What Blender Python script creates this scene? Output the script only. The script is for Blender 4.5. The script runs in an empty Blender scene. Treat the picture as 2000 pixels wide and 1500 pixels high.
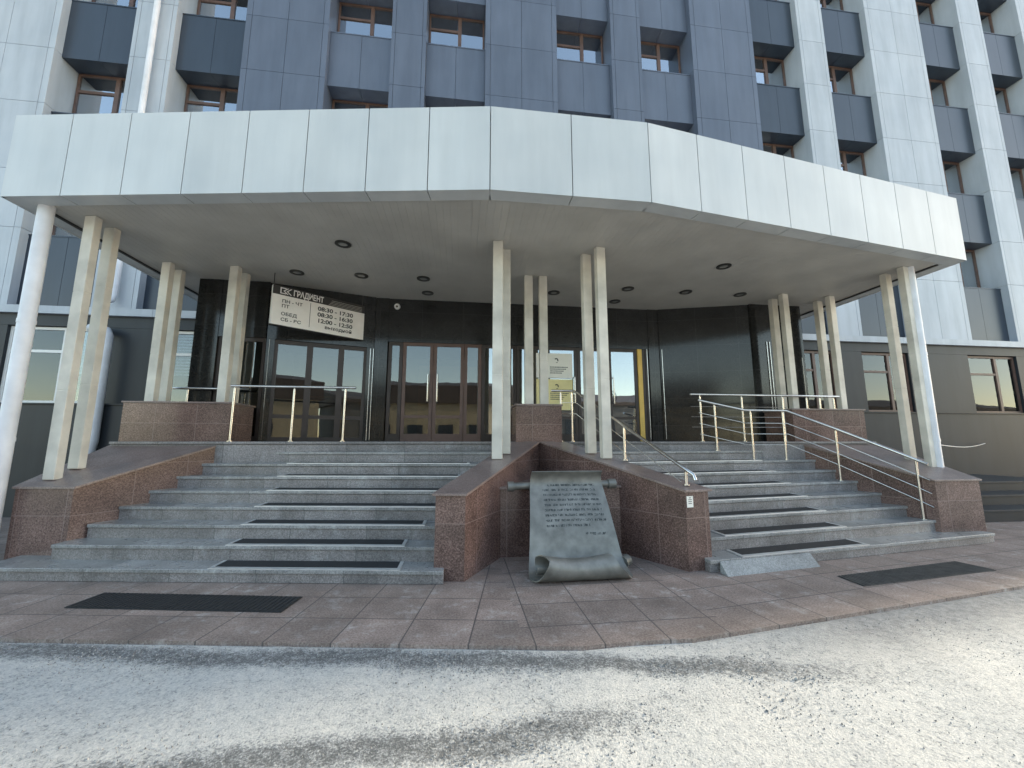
import bpy, math, random
from mathutils import Vector, Matrix
random.seed(7)
R = math.radians
sc = bpy.context.scene
col = sc.collection

# ---------------------------------------------------------------- camera
YAW = R(7.2)
cam = bpy.data.cameras.new('camera'); co = bpy.data.objects.new('camera', cam); col.objects.link(co)
co.location = (0, 0, 1.5); co.rotation_euler = (R(98.2), 0, -YAW)
cam.lens = 14.04; cam.sensor_width = 36; cam.clip_end = 2000; cam.clip_start = .05
sc.camera = co
# ---------------------------------------------------------------- sky and sun
SUN_EL = R(24); SX, SY = .987, .163          # towards the sun, seen from above
w = bpy.data.worlds.new('World'); sc.world = w; w.use_nodes = True
nt = w.node_tree; bg = nt.nodes['Background']
sky = nt.nodes.new('ShaderNodeTexSky'); sky.sky_type = 'NISHITA'; sky.sun_disc = False
sky.sun_elevation = SUN_EL; sky.sun_rotation = math.atan2(SX, SY)
sky.air_density = 1.0; sky.dust_density = .7; sky.ozone_density = 1.0
tint = nt.nodes.new('ShaderNodeMix'); tint.data_type = 'RGBA'; tint.blend_type = 'MULTIPLY'; tint.inputs[0].default_value = 1
tint.inputs[7].default_value = (1.17, 1.04, .86, 1); nt.links.new(sky.outputs[0], tint.inputs[6]); nt.links.new(tint.outputs[2], bg.inputs[0])
bg.inputs[1].default_value = .15
sl = bpy.data.lights.new('sun', 'SUN'); so = bpy.data.objects.new('sun', sl); col.objects.link(so)
sl.energy = 2.0; sl.angle = R(1.5); sl.color = (1, .88, .68)
sd = Vector((SX*math.cos(SUN_EL), SY*math.cos(SUN_EL), math.sin(SUN_EL)))
so.rotation_euler = sd.to_track_quat('Z', 'Y').to_euler()
so.location = (30, 5, 30)
sc.view_settings.view_transform = 'Standard'; sc.view_settings.look = 'None'
sc.view_settings.exposure = 1.8; sc.view_settings.gamma = 1

# ---------------------------------------------------------------- mesh builder
class MB:
    def __init__(s): s.v = []; s.f = []; s.m = []
    def face(s, pts, mi=0):
        n = len(s.v); s.v += [tuple(p) for p in pts]; s.f.append(tuple(range(n, n+len(pts)))); s.m.append(mi)
    def solid(s, bot, top, mi=0):
        n = len(s.v); k = len(bot)
        s.v += [tuple(p) for p in bot] + [tuple(p) for p in top]
        s.f.append(tuple(n+i for i in reversed(range(k)))); s.f.append(tuple(n+k+i for i in range(k)))
        for i in range(k):
            j = (i+1) % k; s.f.append((n+i, n+j, n+k+j, n+k+i))
        s.m += [mi]*(k+2)
        return s
    def prism(s, poly, z0, z1, mi=0):           # poly ccw; z1 a number or a list
        a = z0 if isinstance(z0, (list, tuple)) else [z0]*len(poly)
        b = z1 if isinstance(z1, (list, tuple)) else [z1]*len(poly)
        return s.solid([(p[0], p[1], q) for p, q in zip(poly, a)], [(p[0], p[1], q) for p, q in zip(poly, b)], mi)
    def box(s, x0, x1, y0, y1, z0, z1, mi=0):
        return s.prism([(x0, y0), (x1, y0), (x1, y1), (x0, y1)], z0, z1, mi)
    def obox(s, c, d, rz=0, mi=0):              # box centred on c, turned about z
        ca, sa = math.cos(rz), math.sin(rz)
        P = [(c[0]+ca*x-sa*y, c[1]+sa*x+ca*y) for x, y in ((-d[0]/2, -d[1]/2), (d[0]/2, -d[1]/2), (d[0]/2, d[1]/2), (-d[0]/2, d[1]/2))]
        return s.prism(P, c[2]-d[2]/2, c[2]+d[2]/2, mi)
    def tube(s, path, r, n=12, cap=True, mi=0):
        P = [Vector(p) for p in path]; rr = r if isinstance(r, (list, tuple)) else [r]*len(P)
        base = len(s.v); up = None
        for i, p in enumerate(P):
            t = (P[min(i+1, len(P)-1)]-P[max(i-1, 0)]).normalized()
            if up is None: up = Vector((0, 0, 1)) if abs(t.z) < .9 else Vector((1, 0, 0))
            a = (up - t*up.dot(t)).normalized(); b = t.cross(a); up = a
            for k in range(n):
                q = p + (a*math.cos(2*math.pi*k/n)+b*math.sin(2*math.pi*k/n))*rr[i]; s.v.append(tuple(q))
        for i in range(len(P)-1):
            for k in range(n):
                j = (k+1) % n; s.f.append((base+i*n+k, base+i*n+j, base+(i+1)*n+j, base+(i+1)*n+k)); s.m.append(mi)
        if cap:
            s.f.append(tuple(base+k for k in reversed(range(n)))); e = base+(len(P)-1)*n
            s.f.append(tuple(e+k for k in range(n))); s.m += [mi, mi]
        return s
    def build(s, name, mats, parent=None, bevel=0, smooth=False, seg=2, uvf=None):
        if not isinstance(mats, (list, tuple)): mats = [mats]
        off = Vector(parent_loc(parent)) if parent else Vector((0, 0, 0))
        me = bpy.data.meshes.new(name)
        me.from_pydata([tuple(Vector(v)-off) for v in s.v], [], s.f); me.update()
        for m in mats: me.materials.append(m)
        uv = me.uv_layers.new(name='UVMap')
        for p in me.polygons:
            p.material_index = s.m[p.index]; p.use_smooth = smooth
            nrm = p.normal
            if abs(nrm.z) > .7: ax = lambda q: (q.x, q.y)
            else:
                t = Vector((-nrm.y, nrm.x, 0)).normalized(); ax = lambda q, t=t: (q.dot(t), q.z)
            for li in p.loop_indices:
                q = Vector(me.vertices[me.loops[li].vertex_index].co)+off
                uv.data[li].uv = uvf(q, p) if uvf else ax(q)
        o = bpy.data.objects.new(name, me); col.objects.link(o)
        if parent: o.parent = parent
        if bevel:
            b = o.modifiers.new('b', 'BEVEL'); b.width = bevel; b.segments = seg; b.limit_method = 'ANGLE'; b.angle_limit = R(35)
            b.harden_normals = False
        if smooth:
            try: me.set_sharp_from_angle(angle=R(45))
            except Exception: pass
        return o
def parent_loc(p):
    l = Vector(p.location)
    while p.parent: p = p.parent; l += Vector(p.location)
    return l
def tag(o, label=None, cat=None, group=None, kind=None):
    if label: o['label'] = label
    if cat: o['category'] = cat
    if group: o['group'] = group
    if kind: o['kind'] = kind
    return o
def empty(name, loc, label, cat, group=None):
    o = bpy.data.objects.new(name, None); col.objects.link(o); o.location = loc; o.empty_display_size = .2
    return tag(o, label, cat, group)
AX = 1.36                                   # the entrance is symmetric about x = AX
def M(x): return 2*AX-x
def mir(poly): return [(M(x), y) for x, y in reversed(poly)]

# ---------------------------------------------------------------- materials
def mat(name):
    m = bpy.data.materials.new(name); m.use_nodes = True
    return m, m.node_tree, m.node_tree.nodes['Principled BSDF']
def N(t, typ, **kw):
    n = t.nodes.new(typ)
    for k, v in kw.items():
        if k in n.inputs: n.inputs[k].default_value = v
        else: setattr(n, k, v)
    return n
def ramp(t, src, stops):
    r = t.nodes.new('ShaderNodeValToRGB'); t.links.new(src, r.inputs[0])
    e = r.color_ramp.elements
    while len(e) < len(stops): e.new(.5)
    for q, (p, c) in zip(e, stops): q.position = p; q.color = (*c, 1) if len(c) == 3 else c
    return r.outputs[0]
def mix(t, a, b, fac, mode='MIX'):
    n = t.nodes.new('ShaderNodeMix'); n.data_type = 'RGBA'; n.blend_type = mode
    for s, v in ((n.inputs[0], fac), (n.inputs[6], a), (n.inputs[7], b)):
        if hasattr(v, 'links') or hasattr(v, 'is_output'): t.links.new(v, s)
        elif isinstance(v, (int, float)): s.default_value = v
        else: s.default_value = (*v, 1)
    return n.outputs[2]
def noise(t, scale, detail=4, rough=.55, vec=None, stretch=None):
    n = N(t, 'ShaderNodeTexNoise', Scale=scale, Detail=detail, Roughness=rough)
    if vec is None:
        vec = t.nodes.new('ShaderNodeTexCoord').outputs['Object']
        g = t.nodes.new('ShaderNodeNewGeometry').outputs['Position']; vec = g
    if stretch:
        mp = t.nodes.new('ShaderNodeMapping'); mp.inputs['Scale'].default_value = stretch; t.links.new(vec, mp.inputs[0]); vec = mp.outputs[0]
    t.links.new(vec, n.inputs['Vector']); return n.outputs[0]
def bump(t, b, h, strength, dist=.01):
    n = N(t, 'ShaderNodeBump', Strength=strength, Distance=dist); t.links.new(h, n.inputs['Height']); t.links.new(n.outputs[0], b.inputs['Normal'])
def flat(name, c, rough=.5, metal=0, var=.15, vs=3, spec=.5, island=0, bmp=0):
    m, t, b = mat(name); b.inputs['Roughness'].default_value = rough; b.inputs['Metallic'].default_value = metal
    b.inputs['Specular IOR Level'].default_value = spec
    n = noise(t, vs, 5)
    o = ramp(t, n, [(.3, [x*(1-var) for x in c]), (.7, [min(1, x*(1+var)) for x in c])])
    if island:
        g = t.nodes.new('ShaderNodeNewGeometry').outputs['Random Per Island']
        k = ramp(t, g, [(0, (1-island,)*3), (1, (1, 1, 1))]); o = mix(t, o, k, 1.0, 'MULTIPLY')
    t.links.new(o, b.inputs['Base Color'])
    if bmp: bump(t, b, noise(t, 60, 6), bmp, .004)
    return m
def panel_mat(name, c, rough, streak=.25, island=.1, spec=.5):
    m, t, b = mat(name); b.inputs['Roughness'].default_value = rough; b.inputs['Specular IOR Level'].default_value = spec
    n1 = noise(t, 1.2, 5, .6, stretch=(3, 3, .35))                  # rain streaks
    n2 = noise(t, .9, 3)
    a = ramp(t, n1, [(.35, [x*(1-streak) for x in c]), (.62, c)])
    a = mix(t, a, ramp(t, n2, [(.3, (.86, .88, .9)), (.7, (1, 1, 1))]), 1.0, 'MULTIPLY')
    g = t.nodes.new('ShaderNodeNewGeometry').outputs['Random Per Island']
    a = mix(t, a, ramp(t, g, [(0, (1-island,)*3), (1, (1, 1, 1))]), 1.0, 'MULTIPLY')
    t.links.new(a, b.inputs['Base Color'])
    bump(t, b, noise(t, .8, 2), .12, .03)
    return m
def granite(name, base, dark, light, rough, joint=(.6, .5, .48), tile=None, stain=None):
    m, t, b = mat(name)
    n1 = noise(t, 55, 3, .7); n2 = noise(t, 120, 2, .6); n3 = noise(t, 2.2, 6, .6)
    a = ramp(t, n1, [(.36, dark), (.5, base), (.66, light)])
    a2 = ramp(t, n2, [(.4, dark), (.62, light)])
    a = mix(t, a, a2, .35)
    a = mix(t, a, ramp(t, n3, [(.3, (.6, .6, .6)), (.65, (1, 1, 1))]), 1.0, 'MULTIPLY')
    if stain:
        n4 = noise(t, 3.1, 8, .7); n5 = noise(t, 11, 6, .7, stretch=(1, 1, .4))
        f = mix(t, ramp(t, n4, [(.5, (0, 0, 0)), (.68, (1, 1, 1))]), ramp(t, n5, [(.45, (0, 0, 0)), (.7, (1, 1, 1))]), 1.0, 'MULTIPLY')
        a = mix(t, a, stain, f)
    if tile:
        br = t.nodes.new('ShaderNodeTexBrick'); br.offset = tile[2] if len(tile) > 2 else .0
        uv = t.nodes.new('ShaderNodeTexCoord').outputs['UV']; t.links.new(uv, br.inputs['Vector'])
        br.inputs['Scale'].default_value = 1; br.inputs['Brick Width'].default_value = tile[0]; br.inputs['Row Height'].default_value = tile[1]
        br.inputs['Mortar Size'].default_value = tile[3] if len(tile) > 3 else .0025; br.inputs['Mortar Smooth'].default_value = .1
        br.inputs['Color1'].default_value = (.82, .82, .82, 1); br.inputs['Color2'].default_value = (1.1, 1.08, 1.08, 1); br.inputs['Mortar'].default_value = (1, 1, 1, 1)
        a = mix(t, a, br.outputs['Color'], 1.0, 'MULTIPLY')
        a = mix(t, a, joint, br.outputs['Fac'])
    t.links.new(a, b.inputs['Base Color'])
    rr = ramp(t, noise(t, 5, 6), [(.3, (rough*.92,)*3), (.7, (min(1, rough*1.15),)*3)]); t.links.new(rr, b.inputs['Roughness'])
    bump(t, b, n1, .08, .002)
    return m
def glass(name, tint, mirror, rough=.0):
    m = bpy.data.materials.new(name); m.use_nodes = True; t = m.node_tree
    t.nodes.remove(t.nodes['Principled BSDF']); out = t.nodes['Material Output']
    tr = N(t, 'ShaderNodeBsdfTransparent', Color=(*tint, 1)); gl = N(t, 'ShaderNodeBsdfGlossy', Roughness=rough); gl.inputs['Color'].default_value = (.9, .95, 1, 1)
    fr = N(t, 'ShaderNodeFresnel', IOR=1.5); ma = N(t, 'ShaderNodeMath', operation='ADD'); ma.inputs[1].default_value = mirror
    t.links.new(fr.outputs[0], ma.inputs[0]); mx = t.nodes.new('ShaderNodeMixShader')
    b = N(t, 'ShaderNodeBump', Strength=.06, Distance=.02)
    t.links.new(noise(t, 1.3, 2), b.inputs['Height']); t.links.new(b.outputs[0], gl.inputs['Normal'])
    t.links.new(ma.outputs[0], mx.inputs[0]); t.links.new(tr.outputs[0], mx.inputs[1]); t.links.new(gl.outputs[0], mx.inputs[2]); t.links.new(mx.outputs[0], out.inputs[0])
    return m
WHITE = panel_mat('white_panel', (.47, .51, .56), .38, .14, .08)
FASCIA = panel_mat('fascia_panel', (.58, .6, .6), .4, .08, .05)
NAVY = panel_mat('navy_panel', (.12, .145, .2), .33, .15, .12)
BOXM = panel_mat('spandrel_panel', (.038, .052, .075), .3, .15, .1)
DKGR = granite('dark_granite', (.022, .024, .024), (.008, .008, .008), (.05, .05, .05), .12, (.05, .05, .05), (.9, .62))
BASE = panel_mat('base_cladding', (.032, .038, .046), .42, .2, .15, .3)
RED = granite('red_granite', (.17, .105, .09), (.06, .035, .03), (.36, .245, .21), .22, (.26, .19, .17), (.62, .6, 0, .0035))
REDTOP = granite('red_granite_coping', (.27, .205, .185), (.14, .1, .09), (.4, .32, .29), .3)
GREYT = granite('grey_granite_tread', (.34, .345, .34), (.18, .185, .185), (.5, .5, .49), .28, (.1, .11, .11), (.95, 20.0, 0, .003), (.55, .57, .57))  # lighter than the risers: light reflecting off the treads is painted into the colour
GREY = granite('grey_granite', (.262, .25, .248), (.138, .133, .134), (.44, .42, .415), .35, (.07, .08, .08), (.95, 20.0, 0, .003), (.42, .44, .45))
PAVE = granite('pink_paving', (.34, .265, .225), (.2, .145, .12), (.5, .42, .37), .6, (.1, .085, .08), (.52, .46, 0, .006), (.62, .6, .57))
SOFF = flat('soffit_panel', (.47, .455, .42), .45, 0, .1, 1.5)
CREAM = flat('cream_paint', (.58, .555, .49), .6, 0, .22, 2.2, bmp=.3)
PIPE = flat('pipe_paint', (.66, .68, .72), .45, 0, .12, 3, bmp=.1)
STEEL = flat('brushed_steel', (.62, .6, .57), .25, 1, .1, 9)
ALU = flat('aluminium_edge', (.72, .73, .73), .38, .6, .1, 9)
RUB = flat('black_rubber', (.02, .022, .024), .75, 0, .3, 30, bmp=.5)
BROWN = flat('brown_frame', (.125, .075, .06), .45, 0, .2, 4)
DKFRAME = flat('dark_bronze_frame', (.045, .034, .03), .35, .3, .2, 4)
BRONZE = flat('patinated_bronze', (.205, .205, .188), .45, .45, .3, 6, bmp=.25)
INK = flat('dark_engraving', (.035, .045, .05), .7, 0, .1)
CURT = flat('curtain_cloth', (.78, .82, .88), .8, 0, .2, 14)
INTER = flat('interior_wall', (.1, .085, .065), .8, 0, .3, 1)
ROOM = flat('room_wall', (.42, .38, .3), .8, 0, .2, 1)
WOOD = flat('wood_panelling', (.2, .11, .05), .5, 0, .3, 3)
YEL = flat('yellow_post', (.75, .5, .12), .5, 0, .1)
SGNW = flat('sign_face', (.82, .81, .78), .5, 0, .06)
SGND = flat('sign_black', (.03, .03, .03), .5, 0, .1)
WTXT = flat('sign_white', (.8, .8, .78), .5, 0, .03)
PAPW = flat('white_paper', (.82, .82, .76), .7, 0, .04)
PAPY = flat('yellow_paper', (.78, .7, .36), .7, 0, .06)
LAMPD = flat('lamp_ring', (.06, .06, .055), .4, .5, .1)
LAMPG = flat('lamp_glass', (.3, .3, .28), .15, 0, .1)
CONC = granite('pale_concrete', (.3, .32, .32), (.2, .215, .22), (.42, .44, .45), .7)
RUBW = flat('worn_rubber', (.055, .056, .055), .8, 0, .35, 12, bmp=.5)
GLASS = glass('door_glass', (.55, .55, .5), .08)
GLASSR = glass('mirror_door_glass', (.5, .52, .5), .32)
GLASS3 = glass('ground_window_glass', (.6, .62, .62), .04)
GLASSC = glass('clear_window_glass', (.95, .97, .98), .03)
GLASS2 = glass('window_glass', (.85, .9, .92), .45)
OPW = flat('yellow_plaster', (.4, .33, .22), .8, 0, .12, 2)
OPR = flat('brown_roof', (.09, .07, .06), .7, 0, .2, 1)
OPG = flat('opposite_windows', (.05, .06, .07), .2, 0, .2, 2)

# ---------------------------------------------------------------- ground
def road_material():
    m, t, b = mat('gritted_road'); pos = t.nodes.new('ShaderNodeNewGeometry').outputs['Position']
    fine = noise(t, 70, 4, .75); mid = noise(t, 19, 5, .75); big = noise(t, 1.3, 4, .6)
    sx = t.nodes.new('ShaderNodeSeparateXYZ'); t.links.new(pos, sx.inputs[0])
    def mth(op, a, b_=None):
        n = t.nodes.new('ShaderNodeMath'); n.operation = op
        for i, v in enumerate((a, b_)):
            if v is None: continue
            if isinstance(v, (int, float)): n.inputs[i].default_value = v
            else: t.links.new(v, n.inputs[i])
        return n.outputs[0]
    X, Y = sx.outputs[0], sx.outputs[1]; wob = mth('MULTIPLY', mth('SUBTRACT', noise(t, .7, 3), .5), .45)
    def sm(x_, a, b_):                      # 0..1 between a and b
        n = t.nodes.new('ShaderNodeMapRange'); n.inputs[1].default_value = a; n.inputs[2].default_value = b_; t.links.new(x_, n.inputs[0]); return n.outputs[0]
    def track(c0, slope, width, k, fa, fb):  # 1 inside a wheel track running across the road
        y = mth('ADD', mth('ADD', Y, mth('MULTIPLY', X, slope)), wob)
        d = mth('ABSOLUTE', mth('SUBTRACT', y, c0)); q = sm(d, width, width*.3)
        return mth('MULTIPLY', mth('MULTIPLY', q, k), sm(X, fa, fb))
    tr = mth('MAXIMUM', track(3.06, .17, .17, .17, 3.4, 1.6), track(2.3, -.05, .17, .17, 1.6, .4))
    tr = mth('MAXIMUM', tr, track(1.85, -.12, .35, .13, .6, -.6))
    s = mth('ADD', mth('MULTIPLY', fine, .6), mth('MULTIPLY', mid, .4))
    s = mth('ADD', mth('MULTIPLY', mth('SUBTRACT', s, .5), 1.25), .5)
    s = mth('SUBTRACT', s, mth('MULTIPLY', tr, 1.15)); s = mth('ADD', s, mth('MULTIPLY', mth('SUBTRACT', big, .5), .12))
    c = ramp(t, s, [(.26, (.12, .125, .125)), (.38, (.3, .31, .31)), (.45, (.48, .485, .47)), (.6, (.64, .63, .59))])
    # dark wet asphalt along the paving on the right, with the edge shadow painted in
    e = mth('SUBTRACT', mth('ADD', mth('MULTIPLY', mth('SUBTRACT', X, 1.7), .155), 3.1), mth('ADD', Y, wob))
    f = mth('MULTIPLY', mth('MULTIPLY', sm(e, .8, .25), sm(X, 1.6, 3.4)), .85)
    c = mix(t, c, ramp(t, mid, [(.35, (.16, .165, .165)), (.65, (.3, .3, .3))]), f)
    t.links.new(c, b.inputs['Base Color']); b.inputs['Roughness'].default_value = .85
    bump(t, b, s, .8, .02)
    return m
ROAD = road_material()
def edge_y(x):                                # edge between paving and road: a shallow V
    if x < .9: return 3.17-.155*(x-.5)
    if x > 1.9: return 3.10+.155*(x-1.7)
    return 3.108+.023*math.sin((x-.9)*3.14)
g = MB(); g.box(-150, 150, -120, 80, -.3, -.03)
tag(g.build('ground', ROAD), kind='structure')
# near part of the road carries real unevenness
r = MB(); nx, ny = 300, 90; x0, x1, y0 = -7.5, 9.5, .1
def hgt(x, y):
    return .004*math.sin(3.1*x+1.7*y)+.003*math.sin(7.3*x-4.1*y)+.0035*random.random()
for j in range(ny+1):
    for i in range(nx+1):
        x = x0+(x1-x0)*i/nx; ye = edge_y(x)-.0; y = y0+(ye-y0)*j/ny
        z = -.004+hgt(x, y) if 0 < j < ny and 0 < i < nx else -.02
        r.v.append((x, y, z-.016))
for j in range(ny):
    for i in range(nx):
        a = j*(nx+1)+i; r.f.append((a, a+1, a+nx+2, a+nx+1)); r.m.append(0)
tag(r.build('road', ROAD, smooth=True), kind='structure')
# paving: three fields turned with the two stair wings
def uvp(k):
    ca, sa = math.cos(k), math.sin(k)
    return lambda q, p: (ca*(q.x-AX)+sa*(q.y-3)+.26, -sa*(q.x-AX)+ca*(q.y-3))
pv = MB(); ids = []
def strip(xa, xb, n):
    for i in range(n):
        a = xa+(xb-xa)*i/n; c = xa+(xb-xa)*(i+1)/n
        pv.solid([(a, edge_y(a), -.12), (c, edge_y(c), -.12), (c, 9.6, -.12), (a, 9.6, -.12)], [(a, edge_y(a)+.004*random.random(), .0), (c, edge_y(c)+.004*random.random(), .0), (c, 9.6, .0), (a, 9.6, .0)])
pv.solid([(-14, edge_y(-14), -.12), (.5, edge_y(.5), -.12), (.5, 9.6, -.12), (-14, 9.6, -.12)], [(-14, edge_y(-14), 0), (.5, edge_y(.5), 0), (.5, 9.6, 0), (-14, 9.6, 0)])
strip(.5, 2.22, 8)
pv.solid([(2.22, edge_y(2.22), -.12), (22, edge_y(22), -.12), (22, 9.6, -.12), (2.22, 9.6, -.12)], [(2.22, edge_y(2.22), 0), (22, edge_y(22), 0), (22, 9.6, 0), (2.22, 9.6, 0)])
def uvpave(q, p):
    cx = p.center.x
    k = R(-8.8) if cx < .5 else (R(8.8) if cx > 2.22 else 0)
    return uvp(k)(q, p)
tag(pv.build('pavement', PAVE, uvf=uvpave), kind='structure')
# loose grit and small stones
st = MB()
def stone(x, y, s):
    n = len(st.v); a = random.random()*6.3; h = s*.45
    for k in range(4):
        q = a+k*1.57+random.uniform(-.3, .3); st.v.append((x+s*math.cos(q)*.6, y+s*math.sin(q)*.6, -.02))
    q = random.random()*6.3
    st.v.append((x+s*.25*math.cos(q), y+s*.25*math.sin(q), h-.016)); st.v.append((x+s*.3*math.cos(q+2.6), y+s*.3*math.sin(q+2.6), h*.8-.016))
    for k in range(4): st.f.append((n+k, n+(k+1) % 4, n+4 if k < 2 else n+5)); st.m.append(0)
    st.f.append((n, n+4, n+5)); st.f.append((n+2, n+5, n+4)); st.m += [0, 0]
for i in range(15000):
    u = random.random(); x = random.uniform(-5, 6.5)
    if u < .5: y = 3.02-.17*x+random.gauss(0, .1)
    elif u < .8: y = 2.25+.06*x+random.gauss(0, .16)
    if u < .8 and x > 1.2 and random.random() < (x-1.2)/1.5: continue
    if u < .8: pass
    else: y = random.uniform(1.3, 3.3)
    if y > edge_y(x)-.01 or y < 1.2: continue
    stone(x, y, random.uniform(.003, .009) if random.random() < .985 else random.uniform(.01, .018))
GRIT = flat('grit', (.42, .42, .41), .8, 0, .5, 40, island=.6)
tag(st.build('gravel', GRIT), 'loose grey grit scattered over the light road surface', 'gravel', kind='stuff')

# ---------------------------------------------------------------- office building
FY, BY, WY = 9.7, 9.88, 10.32                 # planes of pillars, spandrels and windows
bld = empty('office_building', (AX, FY, 0), 'tall office building with white and navy panel pillars and recessed windows', 'building')
TOP = 24.0
wall = MB()
wall.box(-30, 45, WY+.62, 24, 4.3, TOP)        # mass behind the windows' rooms
wall.box(-30, -5.6, 9.9, 24, 0, 4.25); wall.box(8.3, 45, 9.9, 24, 0, 4.25); wall.box(-5.6, 8.3, 15, 24, 0, 4.25)
wall.box(-5.6, 8.3, 9.9, 15, 4.0, 4.25)
wall.build('wall', INTER, bld)
centers = [1.5+3.105*k for k in range(-9, 14)]
SEAM = [4.44, 6.27, 7.69, 9.42, 10.9, 12.5, 14.05, 15.63, 17.2, 18.8, 20.4, 22, 24]
gaps = []
prev = None
for k, c in zip(range(-9, 14), centers):
    wide = k % 2 == 0; hw = 1.02 if wide else .46
    navy = -5.9 < c < 9.0
    m = NAVY if navy else WHITE
    if navy and c > 7.5: pass
    x0_, x1_ = c-hw, c+hw
    p = MB(); gp = .009; cols = [x0_, c, x1_] if wide else [x0_+.0, x1_]
    lip = .14 if wide else .1
    cols = [x0_, x0_+lip, c, x1_-lip, x1_] if wide else [x0_, x0_+lip, x1_-lip, x1_]
    for a, b_ in zip(SEAM[:-1], SEAM[1:]):
        for i, (u, v_) in enumerate(zip(cols[:-1], cols[1:])):
            if i == 0: p.box(u, v_-gp/2, FY, WY+.1, a+gp/2, b_-gp/2)
            elif i == len(cols)-2: p.box(u+gp/2, v_, FY, WY+.1, a+gp/2, b_-gp/2)
            else: p.box(u+gp/2, v_-gp/2, FY, FY+.05, a+gp/2, b_-gp/2)
    p.build('pillar', m, bld)
    q = MB(); q.box(x0_+.02, x1_-.02, FY+.03, WY+.7, 4.35, TOP-.01); q.build('pillar_core', SGND, bld)
    if prev is not None: gaps.append((prev, x0_))
    prev = x1_
for gi, (ga, gb) in enumerate(gaps):
    if gb < -13 or ga > 22: continue
    cx = (ga+gb)/2
    navy = -3.9 < cx < 7.0
    for s in range(6):
        zb = 4.55+3.145*s; zt = zb+1.62
        b_ = MB(); mid_ = cx
        zf = 4.44 if s == 0 else zb
        b_.box(ga+.004, mid_-.004, BY, WY+.12, zf, zt); b_.box(mid_+.004, gb-.004, BY, WY+.12, zf, zt)
        b_.box(ga+.003, gb-.003, BY-.012, WY+.13, zt, zt+.03)
        b_.build('spandrel', NAVY if navy else BOXM, bld)
        if s == 5: continue
        z0, z1 = zt+.03, zb+3.145
        wf = MB(); f = .055; y0_, y1_ = WY, WY+.07
        mu = ga+(gb-ga)*(.58 if gi % 2 else .55); tz = z1-.5
        wf.box(ga+.01, ga+f, y0_, y1_, z0, z1); wf.box(gb-f, gb-.01, y0_, y1_, z0, z1)
        wf.box(ga+f, gb-f, y0_, y1_, z0, z0+f); wf.box(ga+f, gb-f, y0_, y1_, z1-f, z1)
        wf.box(mu-.05, mu+.05, y0_-.005, y1_, z0+f, z1-f); wf.box(ga+f, mu-.05, y0_+.002, y1_, tz-.035, tz+.035)
        wi = wf.build('window', BROWN, bld)
        pn = MB(); pn.box(ga+f, gb-f, WY+.03, WY+.036, z0+f, z1-f); clear = random.random() < .0
        pn.build('pane', GLASSC if clear else GLASS2, wi)
        # room behind: curtains of different drop, lit only through the window
        cu = MB(); rr = random.random()
        n = 22; drop = z1-.06 if not clear else z0+(z1-z0)*random.choice((.55, .62, .97)); foot = z0+.05 if rr < .5 else z0+.05+random.uniform(.0, .35)
        xs = (ga+.02, gb-.02) if rr < .55 else ((ga+.02, ga+(gb-ga)*.5) if rr < .8 else (ga+(gb-ga)*.45, gb-.02))
        for i in range(n):
            a = xs[0]+(xs[1]-xs[0])*i/n; c_ = xs[0]+(xs[1]-xs[0])*(i+1)/n
            ya = WY+.09+.02*(i % 2); yb = WY+.09+.02*((i+1) % 2)
            cu.solid([(a, ya, foot), (c_, yb, foot), (c_, yb+.003, foot), (a, ya+.003, foot)], [(a, ya, drop), (c_, yb, drop), (c_, yb+.003, drop), (a, ya+.003, drop)])
        cu.build('curtain', CURT, wi)
# string course above the ground floor, split at the entrance
for a, b_ in ((-30, -6.9), (-6.894, -5.2), (7.9, 12.4), (12.406, 30)):
    q = MB(); q.box(a, b_, 9.56, 9.9, 4.26, 4.43); q.build('string_course', WHITE, bld)
# dark ground floor cladding with window openings and plinth
wins = [(-9.75, -7.95), (-6.7, -5.65), (8.75, 10.25), (11.1, 12.6), (14.6, 16.3), (17.9, 19.4)]
gc = MB(); xs = -16.0
edges = []
for a, b_ in wins:
    lo = xs
    if a > 8 and lo < 8:
        gc.box(lo, -5.2, 9.65, 9.89, 2.3, 4.0); gc.box(-16, -5.1, 9.648, 9.89, 4.004, 4.255); gc.build('ground_floor_cladding', BASE, bld); gc = MB(); lo = 7.9
    gc.box(lo, a, 9.65, 9.89, 2.3, 4.0); xs = b_
gc.box(xs, 30, 9.65, 9.89, 2.3, 4.0)
gc.box(7.85, 30, 9.648, 9.89, 4.004, 4.255); gc.build('ground_floor_cladding', BASE, bld)
pl = MB(); pl.box(-16, -5.1, 9.5, 9.89, 0, 2.27); pl.box(-16, -5.1, 9.46, 9.89, 2.272, 2.3); pl.build('plinth', BASE, bld); pl = MB(); pl.box(7.85, 30, 9.5, 9.89, 0, 2.27); pl.box(7.85, 30, 9.46, 9.89, 2.272, 2.3)
pl.build('plinth', BASE, bld)
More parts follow.
